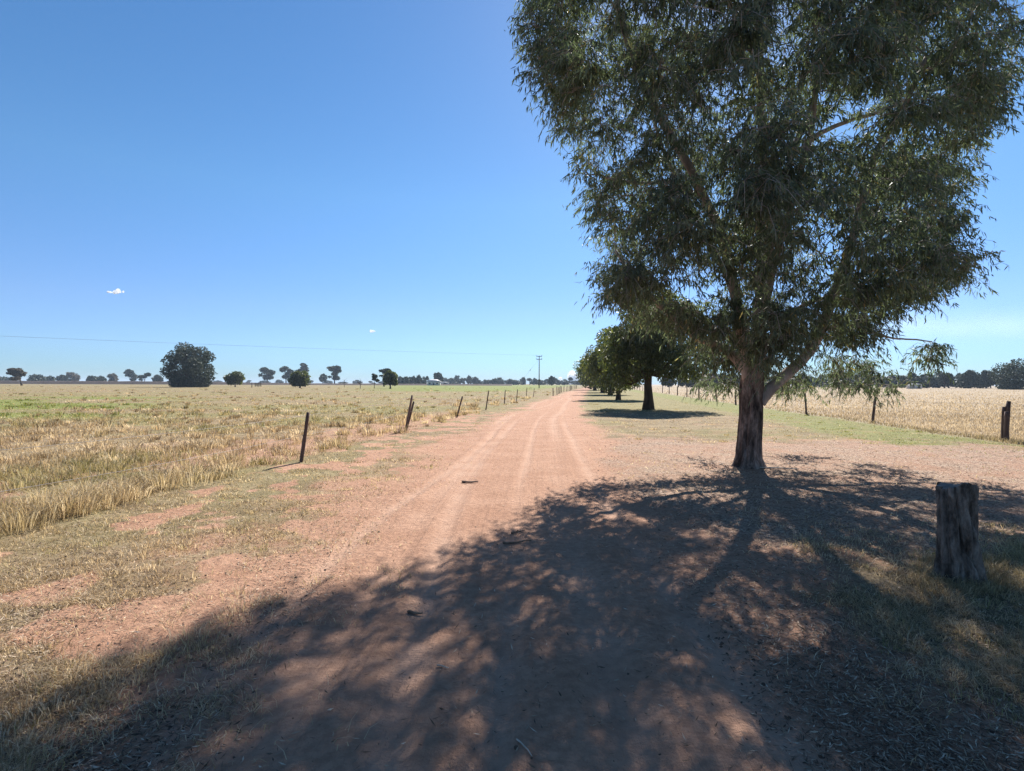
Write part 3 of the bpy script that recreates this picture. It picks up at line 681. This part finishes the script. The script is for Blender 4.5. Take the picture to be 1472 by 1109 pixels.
while px < 835:
    line(px, 545.5 + rr.uniform(-3.5, 2.0) - (3 if 655 < px < 680 else 0), rr.uniform(9, 17), 760 + rr.uniform(-60, 90), 'hazy tree in the far tree line behind the green paddock', 'far tree line behind the green paddock'); px += rr.uniform(5.5, 10)
px = 245
while px < 575:
    line(px, 547.5 + rr.uniform(-1.5, 1.5), rr.uniform(8, 16), 950 + rr.uniform(-60, 90), 'tiny hazy tree on the horizon between the paddock gums', 'tiny horizon trees between the paddock gums'); px += rr.uniform(14, 26)
px = 960
while px < 1440:
    line(px, 539 + rr.uniform(-5, 3), rr.uniform(20, 34), 300 + rr.uniform(-25, 40), 'dark tree in the tree line behind the blond paddock', 'tree line behind the blond paddock'); px += rr.uniform(11, 17)
far(1395, 0, 533, 1382, 1410, 'round', M_farleaf, 1500, 401, .1, 'rounded tree rising above the right tree line left of the largest one', 'horizon_tree', Y=275)
far(1418, 0, 531, 1405, 1430, 'round', M_farleaf, 1500, 402, .1, 'second rounded tree rising above the right tree line', 'horizon_tree', Y=280)
far(1358, 0, 536, 1345, 1372, 'open', M_farleaf, 1300, 404, .1, 'thin-topped tree rising above the right tree line near the shed', 'horizon_tree', Y=280)
far(1466, 0, 522, 1432, 1502, 'round', M_farleaf, 3500, 403, .04, 'largest bushy tree at the right end of the right tree line', 'horizon_tree', Y=210)

# bare stems in the left paddock
def bare(px, py, top, seed, label):
    x, y = at(px, py); H = (py - top) / F * y; r_ = np.random.default_rng(seed); root = empty('dead_sapling', (x, y, 0)); b = MB()
    path = [[r_.normal(0, .05) * t, 0, H * t] for t in np.linspace(0, 1, 5)]; path[0] = [0, 0, -.1]
    b.tube(path, [.09, .08, .06, .04, .02], 6)
    b.build('trunk', M_darkbark, root)
    b = MB()
    for k in range(9):
        t = r_.uniform(.25, .9); a = r_.uniform(0, 6.28); l = H * r_.uniform(.2, .45)
        b.tube([[0, 0, H * t], [math.cos(a) * l * .5, math.sin(a) * l * .5, H * t + l * .3], [math.cos(a) * l, math.sin(a) * l, H * t + l * .75]], [.05, .035, .02], 4)
    b.build('branches', M_darkbark, root); tag(root, label, 'dead sapling')
bare(495, 557, 546, 1, 'twiggy leafless sapling right of the lone spreading gum')
bare(518, 559, 545, 2, 'thin leafless stem between the twiggy sapling and the slender one')

# ------------------------------------------------------------------ fences
def post(parent, bpx, bpy, tpx, tpy, r, base, seed, label=None):
    x, y = at(bpx, bpy); z0 = float(height(np.array([x]), np.array([y]))[0])
    top = P3(tpx, tpy, y + 0.0)
    a = np.array([x, y, z0 - .2]); b_ = np.array([x, y, z0]); t = np.linspace(0, 1, 7)[:, None]
    pts = np.concatenate([[a], b_ + (top - b_) * t]) - base
    m = MB(); m.tube(pts, np.array([r] * 7 + [r * .88]), 9, .28, seed); o = m.build('post', M_post, parent, False)
    if label: o['label'] = label
    return top, b_
def wires(parent, A, B, base, zs, sag, name='wire'):
    """strung through a list of (base, top) pairs"""
    for f in zs:
        m = MB()
        for (a0, a1), (b0, b1) in zip(A[:-1], A[1:]):
            p = a0 + (a1 - a0) * f; q = b0 + (b1 - b0) * f; t = np.linspace(0, 1, 9)[:, None]
            m.tube(p + (q - p) * t - np.array([0, 0, 1]) * sag * 4 * t * (1 - t) - base, np.maximum(.0026, .00009 * (p[1] + (q[1] - p[1]) * t[:, 0])), 5, cap=False)
        m.build(name, M_wire, parent, True)
base = np.array([-4.2, 10.6, 0]); fl = empty('wire_fence', tuple(base))
tag(fl, 'sagging wire fence on leaning dark posts along the left side of the track', 'fence')
A = [(np.array([-5.2, 3.9, 0.]), np.array([-5.15, 3.9, 1.02]))]
m = MB(); m.tube(np.array([[-5.2, 3.9, -.2], [-5.18, 3.9, .4], [-5.15, 3.9, 1.02]]) - base, [.05, .05, .045], 9, .2, 77); m.build('post', M_post, fl)
lp = [(433, 667, 443, 593), (583, 622, 592.5, 568.5), (657, 602, 665, 570), (698.5, 591, 702.5, 562), (725, 581.5, 726.5, 561), (742.5, 577.5, 744, 560), (756.5, 573.2, 757.5, 557.5), (767, 570.5, 768, 558)]
for k, p in enumerate(lp):
    t_, b_ = post(fl, *p, .035, base, k + 1, {0: 'nearest rusty dark post leaning right'}.get(k)); A.append((b_, t_))
post(fl, 584.5, 620.5, 595, 577.5, .033, base, 55, 'shorter post stub tied beside the second post')
yy = 70.
while yy < 190:
    x = float(fenceL(yy)) + .55 + .3 * math.sin(yy); b_ = np.array([x, yy, 0.]); t_ = np.array([x + random.uniform(-.05, .12), yy, random.uniform(1.05, 1.3)])
    m = MB(); m.tube(np.array([b_ - [0, 0, .2], b_, (b_ + t_) / 2, t_]) - base, .055, 7, .2, int(yy)); m.build('post', M_post, fl); A.append((b_, t_)); yy += 7.2
wires(fl, A, None, base, (.95, .55), .05)
base = np.array([14.1, 15.1, 0]); fr = empty('wire_fence', tuple(base))
tag(fr, 'wire fence with dark timber posts along the blond paddock on the right', 'fence')
A = [(np.array([12.6, 7.5, 0.]), np.array([12.6, 7.5, 1.1]))]
m = MB(); m.tube(np.array([[12.6, 7.5, -.2], [12.6, 7.5, .5], [12.6, 7.5, 1.1]]) - base, .06, 9, .2, 78); m.build('post', M_post, fr)
rp = [(1446, 635, 1450.5, 577, .06), (1254.5, 607, 1258.5, 571.5, .048), (1159.5, 596, 1157, 565.5, .05), (1057.5, 582, 1057.5, 561, .065), (1030, 577.5, 1029.5, 559, .05), (1005, 574.5, 1004.5, 553.5, .07), (987.5, 571, 987.5, 557, .06), (974, 568.7, 974, 556, .07), (962, 566.6, 962, 555.5, .07), (952.5, 565, 952.5, 555, .07)]
for k, p in enumerate(rp):
    t_, b_ = post(fr, *p[:4], p[4], base, 30 + k, {0: 'thick split corner post, tallest'}.get(k)); A.append((b_, t_))
post(fr, 1442, 634.5, 1443.5, 585, .048, base, 71, 'shorter post bound beside the thick corner post')
post(fr, 1447.5, 635.5, 1447, 592, .05, base, 72, 'short broken slab between the paired corner posts')
yy = 108.
while yy < 190:
    x = float(fenceR(yy)) - .3; b_ = np.array([x, yy, 0.]); t_ = np.array([x, yy, 1.15]); m = MB(); m.tube(np.array([b_ - [0, 0, .2], b_, t_]) - base, .06, 7, .2, int(yy)); m.build('post', M_post, fr); A.append((b_, t_)); yy += 9
wires(fr, A, None, base, (.93, .62, .33), .03)

# ------------------------------------------------------------------ stump
def make_stump():
    x, y = at(1380, 833); root = empty('stump', (x, y, float(height(np.array([x]), np.array([y]))[0])))
    tag(root, 'weathered grey cut stump with furrowed sides standing in the shade on the right', 'stump')
    n, m_ = 60, 110; th = np.arange(m_) / m_ * 2 * np.pi; V = []; H = .80
    for i in range(n):
        t = i / (n - 1); z = -.06 + (H + .06) * t
        r = .155 + .045 * (1 - t) ** 5 - .018 * t
        tw_ = th + .5 * t
        fur = np.abs(vnoise(np.cos(tw_) * 3.2 + 20, np.sin(tw_) * 3.2 + t * 1.7 + 20, 3) - .5) * 2
        fine = vnoise(np.cos(tw_) * 9 + 40, np.sin(tw_) * 9 + t * 5 + 40, 4) - .5 + .6 * (vnoise(th * 7, t * 14 + 3, 6) - .5)
        rr = r * (1 - .34 * (1 - fur) ** 4 + .13 * fine + .06 * np.cos(3 * tw_ + 1))
        zz = z + (.028 * np.cos(th + 2.2) - .05 * sst(.35, .95, np.cos(th - 3.5)) - .02 * (vnoise(th * 4, th * 0 + 2, 12) > .6) + .012 * (vnoise(np.cos(th) * 4 + 3, np.sin(th) * 4 + 3, 8) - .5)) * t
        lx = -.045 * t
        if i == n - 1: rr = rr * .955
        V.append(np.stack([lx + np.cos(th) * rr, np.sin(th) * rr, zz], 1))
    V = np.concatenate(V); k = np.arange(m_); k2 = (k + 1) % m_
    Q = np.concatenate([np.stack([i * m_ + k, i * m_ + k2, (i + 1) * m_ + k2, (i + 1) * m_ + k], 1) for i in range(n - 1)])
    mk('bark', V, [Q], M_stump, None, True, root)
    ring = V[-m_:] + [0, 0, .001]; cen = ring.mean(0)
    W = [ring]; 
    for f in (.8, .5, .25):
        q = cen + (ring - cen) * f; q[:, 2] += .012 * (vnoise(q[:, 0] * 40 + 9, q[:, 1] * 40 + 9, 2) - .5); W.append(q)
    W = np.concatenate(W + [cen[None]])
    Q = np.concatenate([np.stack([i * m_ + k, i * m_ + k2, (i + 1) * m_ + k2, (i + 1) * m_ + k], 1) for i in range(3)])
    mk('cut_top', W, [Q, np.stack([3 * m_ + k, 3 * m_ + k2, np.full(m_, 4 * m_)], 1)], M_stumptop, None, True, root)
make_stump()

# ------------------------------------------------------------------ sticks
def stick(px, py, L, ang, r, label, seed, mat=None, twig=False):
    x, y = at(px, py); g = np.random.default_rng(seed); m = MB(); d = np.array([math.cos(ang), math.sin(ang)])
    t = np.linspace(-.5, .5, 8); q = np.stack([d[0] * t * L + g.normal(0, .02, 8) * L, d[1] * t * L + g.normal(0, .02, 8) * L, np.zeros(8)], 1)
    q[:, 2] = height(q[:, 0] + x, q[:, 1] + y) + r * .8 + .004
    m.tube(q, np.linspace(r, r * .45, 8), 7, .3, seed)
    if twig: m.tube([q[3], q[3] + [d[1] * L * .15, -d[0] * L * .15, .03], q[3] + [d[1] * L * .25 + d[0] * L * .1, -d[0] * L * .25, .02]], [r * .6, r * .45, r * .3], 6)
    o = m.build('stick', mat or M_stick, None, True); o.location = (x, y, 0); tag(o, label, 'stick')
M_pale = plain_noise_mat('pale_stick', (.32, .25, .19), (.52, .44, .35), 20)
stick(676, 694, .27, -.15, .02, 'dark bark strip lying on the sunny track left of the wheel ruts', 1)
stick(744, 781, .30, .35, .012, 'dark curved stick at the shadow edge in the middle of the track', 2)
stick(598, 882, .10, .1, .014, 'short reddish chip of wood in the shadow on the left of the track', 3)
stick(638, 961, .07, -.3, .006, 'tiny pale stick on the sunlit patch of track', 4, M_pale)
stick(756, 1080, .12, -1.0, .004, 'thin pale straw-like stick at the bottom of the picture', 5, M_pale)
stick(1105, 675, 1.0, -.15, .022, 'pale curved root-like stick lying at the foot of the big gum', 6, M_pale)
stick(745, 766, .16, .5, .01, 'small forked twig above the curved stick on the track', 7, None, True)

# ------------------------------------------------------------------ far structures
def slab_bank():
    m, nt = newmat('bank_earth'); f = noise(nt, geo_pos(nt), .25, 6, .7)
    out(nt, bsdf(nt, ramp(nt, f, [(.3, (.035, .022, .016)), (.7, (.085, .055, .04))]), .95).outputs[0])
    xs = np.linspace(-560, 0, 140); Y0 = 440.
    top = 2.6 + .5 * fbm(xs * .06, xs * 0, 4, 3); top = top * (1 - .5 * sst(-300, -150, xs)); prof = [(-7, -.05), (-3, .7), (-1.5, .97), (1.5, 1), (7, -.05)]
    V = np.array([[x, Y0 + py + 3 * fbm(np.array([x * .02]), np.array([1.]), 2, 2)[0], h * t] for x, t in zip(xs, top) for py, h in prof]); k = np.arange(len(xs) - 1)
    Q = np.concatenate([np.stack([k * 5 + j, (k + 1) * 5 + j, (k + 1) * 5 + j + 1, k * 5 + j + 1], 1) for j in range(4)])
    tag(mk('earth_bank', V, [Q], m, None, True), kind='structure')
slab_bank()
M_wall = plain_noise_mat('pale_wall', (.55, .52, .48), (.68, .65, .6), 1.0)
M_roof = plain_noise_mat('pale_iron_roof', (.42, .40, .39), (.55, .53, .52), 1.0, .5)
M_dark = plain_noise_mat('dark_opening', (.03, .03, .035), (.06, .06, .07), 2.0, .4)
def house(px, Y, w, d, h, rise, label, name, cat, openings):
    x = (px - 736) / F * Y; root = empty(name, (x, Y, 0)); tag(root, label, cat)
    b = MB(); b.box((0, 0, h / 2), (w, d, h)); b.build('wall', M_wall, root)
    e = .6; W_, D_ = w / 2 + e, d / 2 + e; i_ = min(w, d) * .45
    V = [[-W_, -D_, h + .003], [W_, -D_, h + .003], [W_, D_, h + .003], [-W_, D_, h + .003], [-W_ + i_, 0, h + rise], [W_ - i_, 0, h + rise]]
    mk('roof', V, [np.array([[0, 1, 5, 4], [2, 3, 4, 5], [3, 2, 1, 0]]), np.array([[1, 2, 5], [3, 0, 4]])], M_roof, None, False, root)
    for (ox, oz, ow, oh, nm) in openings:
        b = MB(); b.box((ox, -d / 2 - .03, oz), (ow, .1, oh)); b.build(nm, M_dark, root)
house(624, 430, 10, 7, 3.0, 2.0, 'pale farmhouse with hipped roof far off among trees left of the power pole', 'farmhouse', 'house', [(-3, 1.7, 1.4, 1.2, 'window'), (3, 1.7, 1.4, 1.2, 'window'), (0, 1.2, 1.1, 2.2, 'door')])
house(637, 445, 9, 6, 2.4, .5, 'long low pale shed right of the farmhouse', 'shed', 'shed', [(2, 1.1, 2.2, 2.0, 'door')])
house(1314, 235, 4.4, 3.5, 1.9, .35, 'small pale shed in front of the right tree line', 'shed', 'shed', [(.8, .9, 1.2, 1.7, 'door')])
# timber rails in the left paddock
x, y = at(371, 556.5); pr_ = empty('rail_panel', (x, y, 0)); tag(pr_, 'small dark timber rail panel right of the small round paddock tree', 'rail panel')
for k in range(3):
    b = MB(); b.tube([[-1.2 + 1.2 * k, 0, -.2], [-1.2 + 1.2 * k, 0, 1.7]], .09, 7); b.build('post', M_darkbark, pr_)
for k in range(3):
    b = MB(); b.box((0, -.1, .45 + .5 * k), (2.6, .06, .28)); b.build('rail', M_darkbark, pr_)
x, y = at(362, 557.5); b = MB(); b.tube([[0, 0, -.2], [.03, 0, .8], [0, 0, 1.75]], [.14, .13, .11], 8, .2, 3); o = b.build('strainer_post', M_darkbark); o.location = (x, y, 0); tag(o, 'lone dark post left of the timber rail panel', 'post')

# ------------------------------------------------------------------ power line
M_polewood = plain_noise_mat('pole_wood', (.10, .09, .08), (.2, .18, .165), 3.0, stretch=(1, 1, .1))
M_ceramic = plain_noise_mat('ceramic', (.3, .3, .32), (.45, .45, .48), 3.0, .3)
M_cable = plain_noise_mat('aluminium_cable', (.16, .17, .19), (.22, .23, .25), 3.0, .5)
ld = np.array([-121., -88.]); ld /= np.linalg.norm(ld); pd = np.array([-ld[1], ld[0]])
def pole(loc, H, label):
    root = empty('power_pole', loc); tag(root, label, 'power pole', 'power poles')
    b = MB(); b.tube([[0, 0, -.5], [0, 0, H * .5], [0, 0, H]], [.21, .18, .15], 10); b.build('pole', M_polewood, root, True)
    for z, l in ((H - .35, 2.2), (H - 1.5, 2.2)):
        b = MB(); b.box((0, -.17, z), (l, .14, .2), 0); b.build('crossarm', M_polewood, root)
        for sx in (-.95, .95):
            b = MB(); b.tube([[sx, -.17, z + .1], [sx, -.17, z + .3], [sx, -.17, z + .55]], [.05, .16, .08], 8); b.build('insulator', M_ceramic, root, True)
    return root
plx, ply = at(775, 558); Hp = (558 - 511.5) / F * ply
pole((plx, ply, 0), Hp, 'tall wooden power pole with two crossarms beyond the end of the left fence')
L2 = np.array([plx, ply]) + ld * 262
pole((L2[0], L2[1], 0), Hp, 'power pole out of frame at the left end of the cable')
b = MB()
t = np.linspace(0, 1, 40)[:, None]
p0 = np.array([plx - .95, ply - .17, Hp + .1]); p1 = np.array([L2[0] - .95, L2[1] - .17, Hp + .1])
b.tube(p0 + (p1 - p0) * t - np.array([0, 0, 1]) * 4 * 1.0 * t * (1 - t), .022, 5); o = b.build('overhead_cable', M_cable, None, True)
tag(o, 'thin overhead cable running from the power pole to the left edge of the sky', 'cable')
b = MB(); tp = np.array([plx, ply, Hp - 1.2]); ft = np.array([plx - 9.0, ply - 1.0, 0]); b.tube([tp, (tp + ft) / 2, ft], .02, 5); o = b.build('stay_wire', M_cable)
b = MB(); q = tp + (ft - tp) * .36; q2 = tp + (ft - tp) * .42; b.tube([q, (q + q2) / 2, q2], [.06, .16, .06], 7); i_ = b.build('insulator', M_ceramic, o); tag(o, 'sloping stay wire with an insulator left of the power pole', 'stay wire')

# ------------------------------------------------------------------ clouds
def cloud(px, py, Y, w, h, label, seed, n, alpha=.8):
    g = np.random.default_rng(seed); c = P3(px, py, Y); b = MB(); W = w / F * Y; H = h / F * Y
    u_ = np.linspace(0, np.pi, 9); v_ = np.linspace(0, 2 * np.pi, 14, endpoint=False)
    S = np.array([[math.sin(a) * math.cos(c_), math.sin(a) * math.sin(c_), math.cos(a)] for a in u_ for c_ in v_])
    Q = [[i * 14 + j, i * 14 + (j + 1) % 14, (i + 1) * 14 + (j + 1) % 14, (i + 1) * 14 + j] for i in range(8) for j in range(14)]
    for k in range(n):
        x = g.uniform(-1, 1); s = (1 - .7 * abs(x)) * g.uniform(.35, .8)
        b.add(S * [W * .22 * s, W * .2 * s, H * .6 * s] + [x * W * .45, g.uniform(-.2, .2) * W, g.uniform(0, .25) * H * s], Q)
    m, nt = newmat('cloud_vapour'); lw = N(nt, 'ShaderNodeLayerWeight', {0: .45}).outputs['Facing']
    f = mrange(nt, mth(nt, 'ADD', lw, mth(nt, 'MULTIPLY', mth(nt, 'SUBTRACT', noise(nt, obj_pos(nt), 9. / W, 5), .5), .8)), .1, .85, alpha, 0.)
    d = N(nt, 'ShaderNodeBsdfDiffuse', {0: rgb((.9, .9, .9))}); tl = N(nt, 'ShaderNodeBsdfTranslucent', {0: rgb((.95, .95, .95))}); dt = N(nt, 'ShaderNodeMixShader', {0: .6, 1: d.outputs[0], 2: tl.outputs[0]}); tr_ = N(nt, 'ShaderNodeBsdfTransparent')
    out(nt, N(nt, 'ShaderNodeMixShader', {0: f, 1: tr_.outputs[0], 2: dt.outputs[0]}).outputs[0])
    o = b.build('cloud', m, None, True); o.location = c; tag(o, label, 'cloud')
cloud(168, 420.5, 9000, 26, 11, 'small white cloud alone in the left sky above the paddock', 3, 9)
cloud(533, 476.5, 9500, 13, 6, 'tiny white cloud low in the sky left of the power pole', 4, 6)
cloud(826, 546, 9800, 50, 24, 'white cumulus bank low on the horizon behind the end of the track', 5, 12)

cloud(1400, 472, 16000, 520, 95, 'thin whitish cloud veil low in the right sky behind the big gum', 8, 34, .009)
# ------------------------------------------------------------------ haze
def haze():
    b = MB(); b.box((0, 0, 13.0), (15000, 15000, 29.0))
    m = bpy.data.materials.new('haze_air'); m.use_nodes = True; nt = m.node_tree; nt.nodes.clear()
    v = N(nt, 'ShaderNodeVolumePrincipled', {'Color': rgb((.70, .84, 1.0)), 'Density': .00018, 'Anisotropy': .0})
    o_ = nt.nodes.new('ShaderNodeOutputMaterial'); nt.links.new(v.outputs[0], o_.inputs['Volume'])
    tag(b.build('haze', m), kind='stuff')
HAZE = True
if HAZE: haze()

# ------------------------------------------------------------------ light, sky, camera
SUN_AZ, SUN_EL = R(20.0), R(41.5)
w = bpy.data.worlds.new('World'); scene.world = w; w.use_nodes = True; nt = w.node_tree; nt.nodes.clear()
sky = nt.nodes.new('ShaderNodeTexSky'); sky.sky_type = 'NISHITA'; sky.sun_disc = False
sky.sun_elevation = SUN_EL; sky.sun_rotation = SUN_AZ; sky.altitude = 100; sky.air_density = 1.0; sky.dust_density = 0.15; sky.ozone_density = 3.0
bg = nt.nodes.new('ShaderNodeBackground'); bg.inputs[1].default_value = 0.061
hs = N(nt, 'ShaderNodeHueSaturation', {'Saturation': 1.22, 'Color': sky.outputs[0]})
# sky colour graded darker and bluer towards the horizon than the clear-sky model gives
zc = N(nt, 'ShaderNodeSeparateXYZ', {0: N(nt, 'ShaderNodeTexCoord').outputs['Generated']}).outputs[2]
nt.links.new(mixc(nt, 1.0, hs.outputs[0], ramp(nt, zc, [(0, (.37, .58, 1.0)), (.03, (.43, .63, 1.0)), (.13, (.73, .76, .97)), (.32, (1, 1, 1))]), 'MULTIPLY'), bg.inputs[0])
ow = nt.nodes.new('ShaderNodeOutputWorld'); nt.links.new(bg.outputs[0], ow.inputs[0])
sl = bpy.data.lights.new('sun', 'SUN'); sl.energy = 4.9; sl.angle = R(0.53); sl.color = (1, .965, .915)
so = bpy.data.objects.new('sun', sl); COL.objects.link(so)
sd = Vector((math.sin(SUN_AZ) * math.cos(SUN_EL), math.cos(SUN_AZ) * math.cos(SUN_EL), math.sin(SUN_EL)))
so.rotation_euler = sd.to_track_quat('Z', 'Y').to_euler(); so.location = (10, 40, 40)

cam = bpy.data.cameras.new('camera'); co = bpy.data.objects.new('camera', cam); COL.objects.link(co)
cam.sensor_width = 36; cam.lens = F / 1472 * 36; cam.clip_start = .05; cam.clip_end = 30000
co.location = (0, 0, CAMH)
rot = Euler((R(90) - 2.5 / F, 0, 0)).to_matrix() @ Matrix.Rotation(.0035, 3, 'Z')
co.rotation_euler = rot.to_euler()
scene.camera = co
vs = scene.view_settings; scene.display_settings.display_device = 'sRGB'
vs.view_transform = 'Standard'; vs.look = 'None'; vs.exposure = 1.24; vs.gamma = 1.0; vs.use_curve_mapping = False
scene.render.engine = 'CYCLES'
cy = scene.cycles; cy.use_denoising = True; cy.denoiser = 'OPENIMAGEDENOISE'; cy.denoising_input_passes = 'RGB_ALBEDO_NORMAL'; cy.denoising_prefilter = 'NONE'; cy.max_bounces = 8; cy.diffuse_bounces = 3; cy.transmission_bounces = 4; cy.transparent_max_bounces = 24; cy.volume_bounces = 0; cy.sample_clamp_indirect = 6
